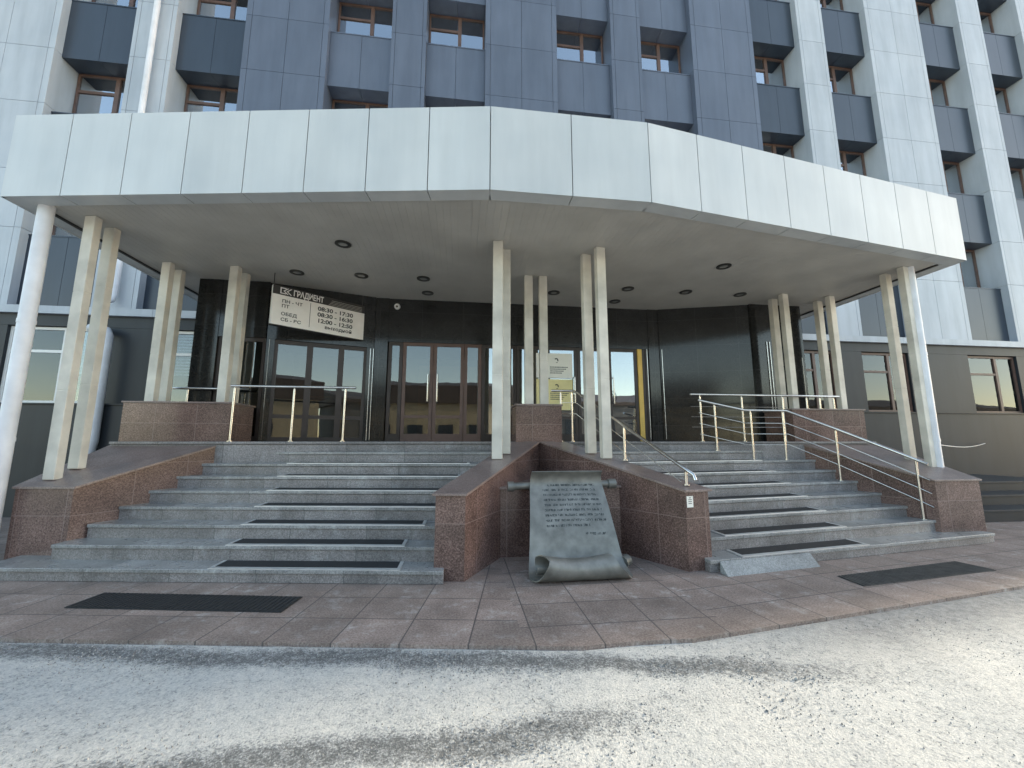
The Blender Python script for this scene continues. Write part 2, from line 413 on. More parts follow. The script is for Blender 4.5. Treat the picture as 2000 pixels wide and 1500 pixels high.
for i, (a, b_) in enumerate(wins):
    wf = MB(); f = .06; z0, z1 = 2.31, 3.99; y0_, y1_ = 9.72, 9.79
    mu = a+(b_-a)*.6
    wf.box(a, a+f, y0_, y1_, z0, z1); wf.box(b_-f, b_, y0_, y1_, z0, z1); wf.box(a+f, b_-f, y0_, y1_, z0, z0+f); wf.box(a+f, b_-f, y0_, y1_, z1-f, z1)
    wf.box(mu-.04, mu+.04, y0_-.003, y1_, z0+f, z1-f); wf.box(a+f, mu-.04, y0_+.002, y1_, 3.42, 3.48)
    wi = wf.build('window', BROWN if i > 1 else WTXT, bld)
    pn = MB(); pn.box(a+f, b_-f, 9.75, 9.756, z0+f, z1-f); pn.build('pane', GLASS3, wi)
    bl = MB()
    for k in range(14 if i != 2 else 22): bl.box(a+f, b_-f, 9.85, 9.853, z1-.1-.07*k, z1-.04-.07*k)
    bl.build('blind', CURT, wi)

# ---------------------------------------------------------------- entrance canopy
FB, FT = 4.6, 5.76
def wl(x): return 5.49-.1495*(x+5.9)        # front line of the left wing
can = empty('entrance_canopy', (AX, 7, FB), 'wide white panelled entrance canopy with grey soffit carried on cream posts', 'canopy')
Lx = [-5.9+.775*i for i in range(9)]
pts = [(x, wl(x)) for x in Lx]
front = pts+[(AX, wl(.3))]+[(M(x), y) for x, y in reversed(pts)]
fa = MB(); gp = .006; rl = .22
def fascia_piece(a, b, dz=0):
    d = Vector((b[0]-a[0], b[1]-a[1])); L = d.length; d /= L; nrm = Vector((-d.y, d.x))   # inward
    A = Vector(a)+d*gp; B = Vector(b)-d*gp
    th = .04
    fa.prism([tuple(A), tuple(B), tuple(B+nrm*th), tuple(A+nrm*th)], FB, FT)
    A2 = A+nrm*(th+.001); B2 = B+nrm*(th+.001); C2 = B+nrm*rl; D2 = A+nrm*rl
    fa.prism([tuple(A2), tuple(B2), tuple(C2), tuple(D2)], FB+.002+dz, FB+.03)
    fa.prism([tuple(A2), tuple(B2), tuple(C2), tuple(D2)], FT-.03, FT-.002-dz)
for a, b_ in zip(front[:-1], front[1:]): fascia_piece(a, b_)
sl_ = [(-5.9, 9.68-.838*i) for i in range(6)]
for a, b_ in zip(sl_[:-1], sl_[1:]): fascia_piece(a, b_, .004)
sr = [(M(x), y) for x, y in reversed(sl_)]
for a, b_ in zip(sr[:-1], sr[1:]): fascia_piece(a, b_, .004)
for k in (0, 1):
    c_ = [(-5.86, wl(-5.86)+.05), (-5.6, wl(-5.6)+.05), (-5.6, 5.8), (-5.86, 5.8)]
    fa.prism(mir(c_) if k else c_, FB+.031, FB+.05)
fa.build('fascia', FASCIA, can)
ins = .2
inner = [(-5.9+ins, wl(-5.9)+ins), (.3, wl(.3)+ins), (M(.3), wl(.3)+ins), (M(-5.9)-ins, wl(-5.9)+ins), (M(-5.9)-ins, 9.66), (-5.9+ins, 9.66)]
so_ = MB()                                   # soffit boards, each a strip with a shadow gap
def clipx(xa, xb, yf):
    so_.prism([(xa, yf(xa)), (xb, yf(xb)), (xb, 9.66), (xa, 9.66)], FB+.035, FB+.06)
x = -5.9+ins; bw = .1
def yf(x):
    x = x if x < AX else M(x)
    return (wl(x) if x < .3 else wl(.3))+ins
while x < M(-5.9)-ins:
    xb = min(x+bw-.0016, M(-5.9)-ins); clipx(x, xb, yf); x += bw
so_.build('soffit', SOFF, can)
ro = MB(); ro.prism([(a+.0, b+.05) for a, b in inner], FB+.08, FT-.06); ro.build('roof', SOFF, can)
# dark trim between soffit and side fascias
for s in (0, 1):
    a, b_ = (-5.9+.2, -5.9+.26) if s == 0 else (M(-5.9)-.26, M(-5.9)-.2)
    tr = MB(); tr.box(a, b_, 5.75, 9.6, FB+.01, FB+.034); tr.build('trim', SGND, can)
def post(x, y, z0, rz, m=CREAM):
    b = MB(); s = .078
    zs = [z0]+[z0+(FB+.03-z0)*q for q in (random.uniform(.3, .4), random.uniform(.6, .75))]+[FB+.034]
    for a, c in zip(zs[:-1], zs[1:]): b.obox((x, y, (a+c)/2), (.155, .105, c-a-.004), rz)
    b.obox((x, y, (z0+FB)/2), (.149, .099, FB-z0), rz)
    return b.build('column', m, can, bevel=.008)
WR = R(-8.5)
def topL(y): return .95+.55*(y-5.75)/1.45    # top of the outer stair walls
def topM(y): return .92+.58*(y-4.6)/2.3      # top of the middle arms
for sgn, f in ((1, lambda x: x), (-1, M)):
    post(f(-5.2), 5.95, topL(5.95)-.01, WR*sgn); post(f(-5.2), 6.26, topL(6.26)-.01, WR*sgn)
    post(f(-5.2), 7.42, 2.16, WR*sgn); post(f(-5.22), 7.74, 2.16, WR*sgn)
    post(f(-4.1), 7.44, 2.16, WR*sgn); post(f(-4.1), 7.74, 2.16, WR*sgn)
    post(f(.53), 5.93, topM(5.93)-.01, WR*sgn); post(f(.68), 6.2, topM(6.2)-.01, WR*sgn)
    post(f(1.22), 7.18, 2.16, 0)
lights = [(-1.93, 6.3), (4.65, 6.3), (-3.1, 7.54), (-1.94, 7.54), (-.78, 7.54), (3.37, 7.54), (4.66, 7.56), (5.9, 7.55), (-.76, 8.3), (3.39, 8.3), (1.9, 7.94)]
for i, (x, y) in enumerate(lights):
    where = ['nearest the front edge on the left half', 'nearest the front edge on the right half', 'outermost of the left back row', 'middle of the left back row', 'innermost of the left back row', 'innermost of the right back row', 'middle of the right back row', 'outermost of the right back row', 'just above the left of the doors', 'just above the right of the doors', 'right behind the central posts'][i]
    e = empty('ceiling_light', (x, y, FB+.035), 'round dark recessed soffit lamp, '+where, 'ceiling light', 'recessed lamps in the canopy soffit')
    b = MB(); n = 28; r0, r1 = .075, .125
    for k in range(n):
        a0, a1 = 2*math.pi*k/n, 2*math.pi*(k+1)/n
        P = lambda r_, a_, z_: (x+r_*math.cos(a_), y+r_*math.sin(a_), z_)
        b.solid([P(r0, a0, FB+.014), P(r0, a1, FB+.014), P(r1, a1, FB+.02), P(r1, a0, FB+.02)], [P(r0, a0, FB+.034), P(r0, a1, FB+.034), P(r1, a1, FB+.034), P(r1, a0, FB+.034)])
    b.build('ring', LAMPD, e)
    b = MB(); b.tube([(x, y, FB+.034), (x, y, FB+.026)], .073, 24); b.build('lens', LAMPG, e)

# ---------------------------------------------------------------- landing and stairs
ld = MB(); ld.box(-5.44, M(-5.44), 7.05, 9.6, .02, 1.456); ld.box(-5.44, M(-5.44), 7.02, 9.6, 1.46, 1.5)
tag(ld.build('landing', GREY, bevel=.006), kind='structure')
lobby = MB(); lobby.box(-5.4, M(-5.4), 9.61, 14.9, 1.4, 1.497)
tag(lobby.build('lobby_floor', BASE), kind='structure')
def front_y(n, x): return 4.52+.3*(n-1)-.15*x
def stairs(flip):
    f = M if flip else (lambda x: x)
    side = 'right' if flip else 'left'
    e = empty('staircase', (f(-2.5), 4.9, 0), ('grey granite staircase right of the bronze scroll with a small ramp wedge at its foot' if flip else 'grey granite staircase left of the bronze scroll with nine worn steps'), 'staircase', 'stair flights to the landing')
    for n in range(1, 9):
        zt = .14+.17*(n-1); zb = max(0, zt-.2)
        if n == 1: xa, xb = -5.25, -.16
        else: xa, xb = -4.72+.12*(n-2), -.2+.14*(n-2)
        dep = .36 if n > 1 else 1.25
        A = (xa, front_y(n, xa)); B = (xb, front_y(n, xb)); C = (xb, front_y(n, xb)+dep); D = (xa, front_y(n, xa)+dep)
        if n == 1: C = (xb, B[1]+.36)
        if n == 1: D = (xa, A[1]+.62)
        P = [A, B, C, D]; o = .02
        Pl = [(A[0], A[1]-o), (B[0], B[1]-o), C, D]
        if flip: P = mir(P); Pl = mir(Pl)
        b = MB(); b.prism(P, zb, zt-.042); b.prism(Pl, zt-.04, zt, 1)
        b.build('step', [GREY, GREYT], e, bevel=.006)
    if flip:
        b = MB()
        ya = front_y(1, M(3.0)); yb = front_y(1, M(4.35))
        b.solid([(3.0, ya-.17, .0), (4.35, yb-.17, .0), (4.35, yb-.025, .0), (3.0, ya-.025, .0)], [(3.0, ya-.14, .02), (4.35, yb-.14, .02), (4.35, yb-.03, .125), (3.0, ya-.03, .125)])
        b.build('ramp_wedge', CONC, e)
    ords = ['lowest', 'second', 'third', 'fourth', 'fifth', 'sixth', 'seventh', 'eighth']
    for n in range(1, 8):
        xa = -2.68; xb = -.62 if n < 3 else (-.42+.14*(n-3))
        zt = .14+.17*(n-1)+.003
        m_ = empty('stair_mat', (f((xa+xb)/2), front_y(n, (xa+xb)/2)+.15, zt), 'black rubber mat with aluminium edging on the %s step of the %s staircase' % (ords[n-1], side), 'stair mat', 'mats on the %s staircase' % side)
        def quad(x0_, x1_, d0, d1, h, mb):
            P = [(x0_, front_y(n, x0_)+d0), (x1_, front_y(n, x1_)+d0), (x1_, front_y(n, x1_)+d1), (x0_, front_y(n, x0_)+d1)]
            if flip: P = mir(P)
            mb.prism(P, zt-.002, zt+h)
        b = MB(); quad(xa+.04, xb-.04, .045, .285, .006, b); b.build('rubber', RUB, m_)
        b = MB(); quad(xa, xb, -.018, .043, .008, b); quad(xa, xa+.038, .044, .29, .008, b); quad(xb-.038, xb, .044, .29, .008, b); b.build('edging', ALU, m_)
stairs(False); stairs(True)

# ---------------------------------------------------------------- red granite walls
def cop(mb, poly, zs, o=.025, th=.03):       # coping slab slightly larger than its wall
    c = Vector((sum(p[0] for p in poly)/len(poly), sum(p[1] for p in poly)/len(poly)))
    P = []
    for p in poly:
        d = Vector(p)-c; P.append(tuple(Vector(p)+Vector((o if d.x > 0 else -o, o if d.y > 0 else -o))))
    mb.prism(P, [z+.002 for z in zs], [z+th for z in zs])
for flip in (False, True):
    T = mir if flip else (lambda p: p); rv = (lambda z: list(reversed(z))) if flip else (lambda z: z)
    f = M if flip else (lambda x: x)
    e = empty('stair_wall', (f(-4.9), 6.3, 0), ('sloping red granite wall closing the right staircase, under the tall white pipe' if flip else 'sloping red granite wall closing the left staircase, at the left edge of the photo'), 'stair wall', 'red granite walls beside the stairs')
    P = T([(-5.45, 5.80), (-4.72, 5.69), (-3.83, 7.2), (-5.45, 7.2)]); zz = rv([.92, .92, 1.47, 1.47])
    if flip: P = [(6.53, 7.2), (7.24, 5.43), (8.04, 5.43), (8.3, 7.2)]; P = [(7.24, 5.43), (8.04, 5.43), (8.3, 7.2), (6.53, 7.2)]; zz = [.89, .89, 1.47, 1.47]
    b = MB(); b.prism(P, 0, zz); b.build('wall', RED, e)
    b = MB(); cop(b, P, zz)
    b.build('coping', REDTOP, e, bevel=.004)
    P = T([(-5.45, 7.203), (-3.83, 7.203), (-3.83, 7.95), (-5.45, 7.95)])
    b = MB(); b.prism(P, 0, 2.125); b.build('pedestal', RED, e)
    b = MB(); cop(b, P, [2.125]*4, .02, .03); b.build('pedestal_coping', REDTOP, e, bevel=.004)
e = empty('stair_wall', (AX, 5.6, 0), 'V-shaped red granite wall between the two staircases, behind the bronze scroll', 'stair wall', 'red granite walls beside the stairs')
armL = [(-.27, 4.66), (.06, 4.6), (AX-.001, 6.93), (.92, 7.02)]
for flip in (False, True):
    P = mir(armL) if flip else armL; zz = [.9, .9, 1.47, 1.47]; zz = list(reversed(zz)) if flip else zz
    b = MB(); b.prism(P, 0, zz); b.build('wall', RED, e)
    o = .02
    Q = [(-.27-.04, 4.66-.03), (.06+.015, 4.6-.035), (AX-.001, 6.93-.03), (.92-.03, 7.02)]
    Q = mir(Q) if flip else Q
    b = MB(); b.prism(Q, [z+.002 for z in zz], [z+.03 for z in zz]); b.build('coping', REDTOP, e, bevel=.004)
b = MB(); b.prism([(.5, 5.45), (M(.5), 5.45), (AX, 6.9)], 0, .87); b.build('inner_block', RED, e)
b = MB(); b.prism([(.47, 5.42), (M(.47), 5.42), (AX, 6.9)], .872, .9); b.build('inner_coping', REDTOP, e, bevel=.003)
b = MB(); b.box(.95, M(.95), 6.95, 7.6, 0, 2.125); b.build('pedestal', RED, e)
b = MB(); b.box(.93, M(.93), 6.93, 7.62, 2.127, 2.16); b.build('pedestal_coping', REDTOP, e, bevel=.004)
# paper sticker on the end of the right arm
yb_ = 4.618
b = MB(); b.obox((M(.0)-.0, yb_-.012, .79), (.09, .003, .13), R(10)); s_ = b.build('paper_notice', PAPW); 
tag(s_, 'small white paper notice stuck to the end of the middle granite wall', 'notice')
b = MB()
for k in range(4): b.obox((M(.0), yb_-.0145, .835-.022*k), (.05 if k else .03, .001, .008), R(10))
b.build('print', INK, s_)

# ---------------------------------------------------------------- mats on the paving
for flip in (False, True):
    f = M if flip else (lambda x: x)
    P = [(-3.55, 4.36), (-1.55, 4.06-.05), (-1.5, 4.36), (-3.5, 4.72)]
    if flip: P = [(4.2, 3.93), (6.26, 4.2), (6.2, 4.56), (4.22, 4.25)]
    b = MB(); b.prism(P, .002, .008)
    A_, B_, C_, D_ = [Vector(p) for p in P]; nr = 44
    for k in range(nr):                       # raised ribs across the mat
        t0, t1 = (k+.12)/nr, (k+.72)/nr; q = [A_.lerp(B_, t0).lerp(D_.lerp(C_, t0), .03), A_.lerp(B_, t1).lerp(D_.lerp(C_, t1), .03), A_.lerp(B_, t1).lerp(D_.lerp(C_, t1), .97), A_.lerp(B_, t0).lerp(D_.lerp(C_, t0), .97)]
        b.prism([tuple(p) for p in q], .007, .0135)
    o = b.build('door_mat', RUBW if flip else RUB)
    tag(o, ('long black rubber mat on the paving below the right staircase' if flip else 'long black rubber mat on the paving below the left staircase'), 'mat', 'mats on the paving')

# ---------------------------------------------------------------- entrance front
ent = empty('entrance_vestibule', (AX, 8.75, 1.5), 'dark polished granite vestibule with glazed doors under the canopy', 'entrance')
H0, H1 = 1.503, FB+.034
def seg(a, b, d0, d1, z0, z1, mb, t0=0, t1=1, th0=0, th1=.12):   # piece of an angled wall between a and b
    A = Vector(a); B = Vector(b); d = (B-A); n = Vector((-d.y, d.x)).normalized()
    p = A+d*t0; q = A+d*t1
    mb.prism([tuple(p+n*th0), tuple(q+n*th0), tuple(q+n*th1), tuple(p+n*th1)], z0, z1)
# solid parts
b = MB(); b.box(-1.9, -1.62, 8.74, 9.0, H0, H1); b.build('pier', DKGR, ent)
b = MB(); b.box(4.36, 4.64, 8.74, 9.0, H0, H1); b.build('pier', DKGR, ent)
b = MB(); b.box(-1.619, 4.359, 8.76, 9.0, 3.66, H1); b.build('header', DKGR, ent)
WLa, WLb = (-3.8, 8.14), (-1.9, 8.72)
for flip in (False, True):
    A, B = (WLa, WLb) if not flip else ((M(WLb[0]), WLb[1]), (M(WLa[0]), WLa[1]))
    L = (Vector(B)-Vector(A)).length
    if not flip:
        b = MB(); seg(A, B, 0, 1, 3.5, H1, b, .0, 1, 0, .14); b.build('header', DKGR, ent)
        b = MB(); seg(A, B, 0, 1, H0, 3.495, b, 0, .07, -.01, .16); b.build('pier', DKGR, ent)
        b = MB(); seg(A, B, 0, 1, H0, 3.495, b, .93, 1, -.01, .16); b.build('pier', DKGR, ent)
        ts = [.07, .385, .68, .93]
        for i in range(3):
            wf = MB(); a, c = ts[i], ts[i+1]; fw = .028
            seg(A, B, 0, 1, H0, 3.495, wf, a, a+fw, .03, .1); seg(A, B, 0, 1, H0, 3.495, wf, c-fw, c, .03, .1)
            for z0, z1 in ((H0, H0+.08), (1.95, 2.02), (3.42, 3.495)): seg(A, B, 0, 1, z0, z1, wf, a+fw, c-fw, .03, .1)
            wi = wf.build('window', DKFRAME, ent)
            pn = MB(); seg(A, B, 0, 1, H0+.08, 3.42, pn, a+fw, c-fw, .06, .066); pn.build('pane', GLASS, wi)
    else:
        b = MB(); seg(A, B, 0, 1, H0, H1, b, 0, 1, 0, .14); b.build('granite_wall', DKGR, ent)
    x0_, x1_ = (-5.08, -3.8) if not flip else (M(-3.8), M(-5.08))
    if not flip:
        b = MB(); b.box(-5.08, -4.66, 8.08, 8.3, H0, H1); b.box(-4.659, -3.801, 8.09, 8.3, 3.5, H1); b.build('pier', DKGR, ent)
        wf = MB(); wf.box(-4.655, -4.6, 8.12, 8.2, H0, 3.497); wf.box(-3.86, -3.805, 8.12, 8.2, H0, 3.497); wf.box(-4.6, -3.86, 8.12, 8.2, H0, H0+.1); wf.box(-4.6, -3.86, 8.12, 8.2, 3.42, 3.497)
        wi = wf.build('window', DKFRAME, ent); pn = MB(); pn.box(-4.6, -3.86, 8.15, 8.156, H0+.1, 3.42); pn.build('pane', GLASS, wi)
    else:
        b = MB(); b.box(x0_+.001, x1_, 8.08, 8.3, H0, H1); b.build('pier', DKGR, ent)
    # side walls back to the building
    xw = -5.08 if not flip else M(-5.08)-.14
    b = MB(); b.box(xw, xw+.14, 8.301, 9.9, H0, H1); b.build('side_wall', DKGR, ent)
    def strip_(x_, yy, zc, h_): q_ = MB(); q_.obox((x_, yy, zc), (.012, .012, h_), 0); q_.build('metal_strip', STEEL, ent)
    if not flip:
        for t in (.03, .97, 1.0):
            p = Vector(A).lerp(Vector(B), t); strip_(p.x, p.y-.02, 2.5, 1.95)
    else:
        for x_, yy, zc, h_ in ((6.86, 8.065, 2.75, 2.0), (6.93, 8.065, 2.75, 2.0), (7.72, 8.07, 2.6, 1.6), (4.66, 8.7, 2.6, 2.1), (4.3, 8.725, 2.6, 2.1)): strip_(x_, yy, zc, h_)
# door row
def leaf(x0_, x1_, name, frame, hx=None, zt=3.655, fw=.07, yo=0):
    wf = MB(); ya, yb = 8.78+yo, 8.84+yo
    wf.box(x0_, x0_+fw, ya, yb, H0, zt); wf.box(x1_-fw, x1_, ya, yb, H0, zt)
    wf.box(x0_+fw, x1_-fw, ya, yb, H0, H0+.16); wf.box(x0_+fw, x1_-fw, ya, yb, zt-fw, zt); 
    if name == 'door': wf.box(x0_+fw, x1_-fw, ya+.002, yb, 2.0, 2.06)
    d = wf.build(name, frame, ent)
    pn = MB(); pn.box(x0_+fw, x1_-fw, ya+.02, ya+.028, H0+.16, zt-fw); pn.build('pane', GLASSR if x0_ > .4 else GLASS, d)
    if hx is not None:
        h = MB(); h.tube([(hx, ya-.002, 2.35), (hx, ya-.06, 2.36), (hx, ya-.065, 2.55), (hx, ya-.065, 2.8), (hx, ya-.06, 2.95), (hx, ya-.002, 2.96)], .014, 10)
        h.build('handle', STEEL, d, smooth=True)
leaf(-1.6, -1.3, 'window', DKFRAME)
leaf(-1.29, -.64, 'door', BROWN, -.74); leaf(-.63, .03, 'door', BROWN, -.54)
leaf(.04, .42, 'window', BROWN); leaf(.43, .78, 'window', DKFRAME); leaf(.79, 1.2, 'window', DKFRAME)
leaf(1.21, 1.9, 'window', DKFRAME); leaf(1.91, 2.62, 'door', DKFRAME, 2.54); leaf(2.63, 3.36, 'door', DKFRAME)
leaf(3.37, 4.07, 'door', DKFRAME, 3.46); leaf(4.2, 4.35, 'window', DKFRAME)
rg = MB()                                      # ring-shaped handle on the right doors
rg.tube([(3.42+.09*math.cos(a*math.pi/12), 8.72, 2.5+.13*math.sin(a*math.pi/12)) for a in range(25)], .008, 8, cap=False)
rg.tube([(3.42, 8.72, 2.63), (3.42, 8.78, 2.63)], .008, 8); rg.tube([(3.42, 8.72, 2.37), (3.42, 8.78, 2.37)], .008, 8)
rg.build('ring_handle', SGND, ent, smooth=True)
yp = MB(); yp.box(4.08, 4.19, 8.76, 8.9, H0, 3.655); yp.build('door_post', YEL, ent, bevel=.005)
# lobby
lb = MB(); lb.box(-5.0, -4.9, 8.4, 14.9, 1.5, 4.0); lb.box(M(-4.9), M(-5.0), 8.4, 14.9, 1.5, 4.0); lb.box(-5, M(-5.0), 12.2, 12.4, 1.5, 3.99)
lb.build('lobby_wall', INTER, ent)
lb = MB()
for k in range(6): lb.box(-1.2+.3*k, -.91+.3*k, 11.2, 11.26, 1.5, 3.6)
for k in range(4): lb.box(3.0+.4*k, 3.38+.4*k, 11.8, 11.86, 1.5, 3.4)
lb.build('wood_panelling', WOOD, ent)
lb = MB(); lb.box(-3.6, -2.2, 10.4, 10.45, 1.5, 2.55); lb.box(-3.65, -2.15, 10.2, 10.75, 2.552, 2.6); lb.build('reception_desk', WOOD, ent)

# posters on the glass
for k, (z0, z1, m_, nm) in enumerate(((2.93, 3.5, PAPW, 'white'), (2.2, 2.9, PAPY, 'yellow'))):
    e = empty('poster', (2.2, 8.76, z0), '%s printed sheet fixed to the glass, %s of the pair right of the central posts' % (nm, 'upper' if k == 0 else 'lower'), 'poster', 'sheets on the entrance glass')
    b = MB(); b.box(1.66, 2.5, 8.768, 8.772, z0, z1); b.build('sheet', m_, e)
    b = MB(); cx, cz = 2.13, z1-.17
    for j in range(5):
        a = j*.55; b.obox((cx+.035*math.cos(a), 8.7665, cz+.05*math.sin(a)), (.03, .001, .022), 0)
    b.obox((cx+.01, 8.7665, cz-.045), (.04, .001, .012), 0)
    b.build('emblem', SGND, e)
    b = MB()
    for j in range(4):
        x_ = 1.98
        while x_ < 2.4-.05*j:
            w_ = random.uniform(.012, .03); b.box(x_, x_+w_, 8.7655, 8.7675, z1-.33-.045*j, z1-.31-.045*j); x_ += w_+.008
    b.build('printed_lines', INK, e)

# ---------------------------------------------------------------- hours sign
def text_mesh(body, size, bold=0, sx=1.0, align='LEFT'):
    cu = bpy.data.curves.new('t', 'FONT'); cu.body = body; cu.size = size; cu.align_x = align; cu.offset = bold; cu.extrude = .001
    o = bpy.data.objects.new('t', cu); col.objects.link(o); bpy.context.view_layer.update()
    me = bpy.data.meshes.new_from_object(o.evaluated_get(bpy.context.evaluated_depsgraph_get()))
    bpy.data.objects.remove(o); bpy.data.curves.remove(cu)
    for v in me.vertices: v.co.x *= sx
    return me
SA, SB = Vector((-3.5, 7.56)), Vector((-2.11, 8.62)); SL = (SB-SA).length; sdir = (SB-SA)/SL; srot = math.atan2(sdir.y, sdir.x)
SZ0, SZ1 = 3.64, 4.39
sg = bpy.data.objects.new('opening_hours_sign', None); col.objects.link(sg); sg.location = (SA.x, SA.y, SZ0)
tag(sg, 'white opening hours sign with a black header, hung under the canopy soffit', 'sign')
def place_on_sign(me, name, m, u, v, out=.003, parent=sg):
    me.name = name; me.materials.clear(); me.materials.append(m)
    o = bpy.data.objects.new(name, me); col.objects.link(o); o.parent = parent
    nrm = Vector((sdir.y, -sdir.x, 0))
    o.location = Vector((sdir.x*u, sdir.y*u, v))+nrm*out
    o.rotation_euler = (R(90), 0, srot)
    return o
def signbox(name, u0, u1, v0, v1, d0, d1, m):
    mb = MB(); n = Vector((sdir.y, -sdir.x)); a = SA+sdir*u0; b = SA+sdir*u1
    mb.prism([tuple(a+n*d1), tuple(b+n*d1), tuple(b+n*d0), tuple(a+n*d0)], SZ0+v0, SZ0+v1)
    return mb.build(name, m, sg)
SH = SZ1-SZ0
signbox('panel', 0, SL, 0, SH, -.09, 0, SGNW)
signbox('frame', -.012, SL+.012, -.014, -.001, -.095, .006, SGND)
signbox('header', .0, SL, SH-.17, SH, .0005, .004, SGND)
signbox('divider', .66, .668, .06, SH-.2, .0005, .003, INK)
hd = text_mesh('ГРАДИЕНТ', .155, .0045, .66); place_on_sign(hd, 'header_lettering', WTXT, .345, SH-.14, .006)
em = MB()                                   # bracket and chevrons of the emblem
def emb(pts_):
    n = Vector((sdir.y, -sdir.x))
    def P(u, v, d): q = SA+sdir*u+n*d; return (q.x, q.y, SZ0+v)
    em.solid([P(u, v, .0075) for u, v in pts_], [P(u, v, .0045) for u, v in pts_])
t_ = SH-.145
emb([(.12, t_), (.14, t_), (.14, t_+.12), (.12, t_+.12)]); emb([(.14, t_), (.22, t_), (.22, t_+.018), (.14, t_+.018)]); emb([(.14, t_+.102), (.22, t_+.102), (.22, t_+.12), (.14, t_+.12)])
emb([(.17, t_+.06), (.24, t_+.12), (.265, t_+.12), (.195, t_+.06)]); emb([(.195, t_+.06), (.265, t_), (.24, t_), (.17, t_+.06)])
emb([(.225, t_+.06), (.295, t_+.12), (.32, t_+.12), (.25, t_+.06)]); emb([(.25, t_+.06), (.32, t_), (.295, t_), (.225, t_+.06)])
em.build('emblem', WTXT, sg)
for k in range(4): signbox('header_line', 1.0+.02*k, SL-.06, SH-.15+.03*k, SH-.143+.03*k, .004, .006, SOFF)
lx = .16
for body, v in (('ПН - ЧТ', .44), ('ПТ', .345), ('ОБЕД', .195), ('СБ - ВС', .085)): place_on_sign(text_mesh(body, .085, .0015, 1.15), 'day_lettering', INK, lx, v, .004)
for body, v in (('08:30 - 17:30', .435), ('08:30 - 16:30', .315), ('12:00 - 12:50', .19)): place_on_sign(text_mesh(body, .112, .003, 1.18), 'hour_lettering', INK, .8, v, .004)
place_on_sign(text_mesh('выходной', .095, .002, 1.2), 'hour_lettering', INK, .95, .085, .004)
for u in (.02, SL-.03):
    p = SA+sdir*u; n = Vector((-sdir.y, sdir.x))*.05
    mb = MB(); mb.tube([(p.x+n.x, p.y+n.y, SZ1), (p.x+n.x, p.y+n.y, FB+.03)], .009, 8); mb.build('hanger', SGND, sg)

# security camera on the header
e = empty('security_camera', (-1.45, 8.74, 4.45), 'small round white security camera on the dark wall above the doors', 'camera')
b = MB(); b.tube([(-1.45, 8.759, 4.45), (-1.45, 8.72, 4.45), (-1.45, 8.69, 4.44)], [.065, .065, .05], 20); b.build('housing', WTXT, e, smooth=True)
b = MB(); b.tube([(-1.45, 8.692, 4.44), (-1.45, 8.675, 4.438)], [.025, .02], 16); b.build('lens', SGND, e)

# ---------------------------------------------------------------- railings
def railing(label, posts, top, bars, foot=True, group='stainless steel railings', rt=.022, rb=.007, rp=.017):
    e = empty('railing', posts[0][0], label, 'railing', group)
    for (p, h) in posts:
        b = MB(); b.tube([p, (p[0], p[1], p[2]+h-.03)], rp, 12); b.tube([(p[0], p[1], p[2]+h-.04), (p[0], p[1], p[2]+h)], .008, 8)
        if foot: b.tube([(p[0], p[1], p[2]), (p[0], p[1], p[2]+.012)], .042, 16)
        b.build('post', STEEL, e, smooth=True)
    b = MB(); b.tube(top, rt, 14); b.build('handrail', STEEL, e, smooth=True)
    for br in bars:
        b = MB(); b.tube(br, rb, 8); b.build('bar', STEEL, e, smooth=True)
y_ = 7.06
railing('long steel landing rail on three posts in front of the left glazing', [((x, y_, 1.5), .9) for x in (-3.72, -2.79, -1.97)], [(-3.78, y_, 2.41), (-2.79, y_, 2.41), (-1.8, y_, 2.41)], [])
railing('short steel rail behind the cream posts on the left pedestal', [((x, 8.0-.02, 1.5), .96) for x in (-5.0, -4.2)], [(-5.25, 7.98, 2.47), (-4.5, 7.98, 2.47), (-3.95, 7.98, 2.47)], [])
# middle right arm
def armz(y): return topM(y)+.015
def armx(y): return 2.77-.34*(y-4.7)
def railz(y): return 1.2+(y-4.8)*.565
pp = [4.73, 5.75]
P1 = [(armx(4.6), 4.6, 1.04), (armx(4.62), 4.62, 1.1), (armx(4.8), 4.8, railz(4.8)), (armx(6.85), 6.85, railz(6.85)), (armx(7.0), 7.0, 2.41), (1.62, 7.1, 2.42)]
railing('steel handrail climbing the right arm of the middle granite wall', [((armx(y), y, armz(y)), railz(y)-armz(y)) for y in pp]+[((1.99, 7.07, 1.5), .9), ((1.79, 7.09, 1.5), .9)], P1,
        [[(armx(4.8), 4.8, railz(4.8)-.2), (armx(6.9), 6.9, railz(6.9)-.2), (1.79, 7.09, 2.2)], [(armx(5.6), 5.6, railz(5.6)-.4), (armx(6.9), 6.9, railz(6.9)-.4), (1.79, 7.09, 2.0)]])
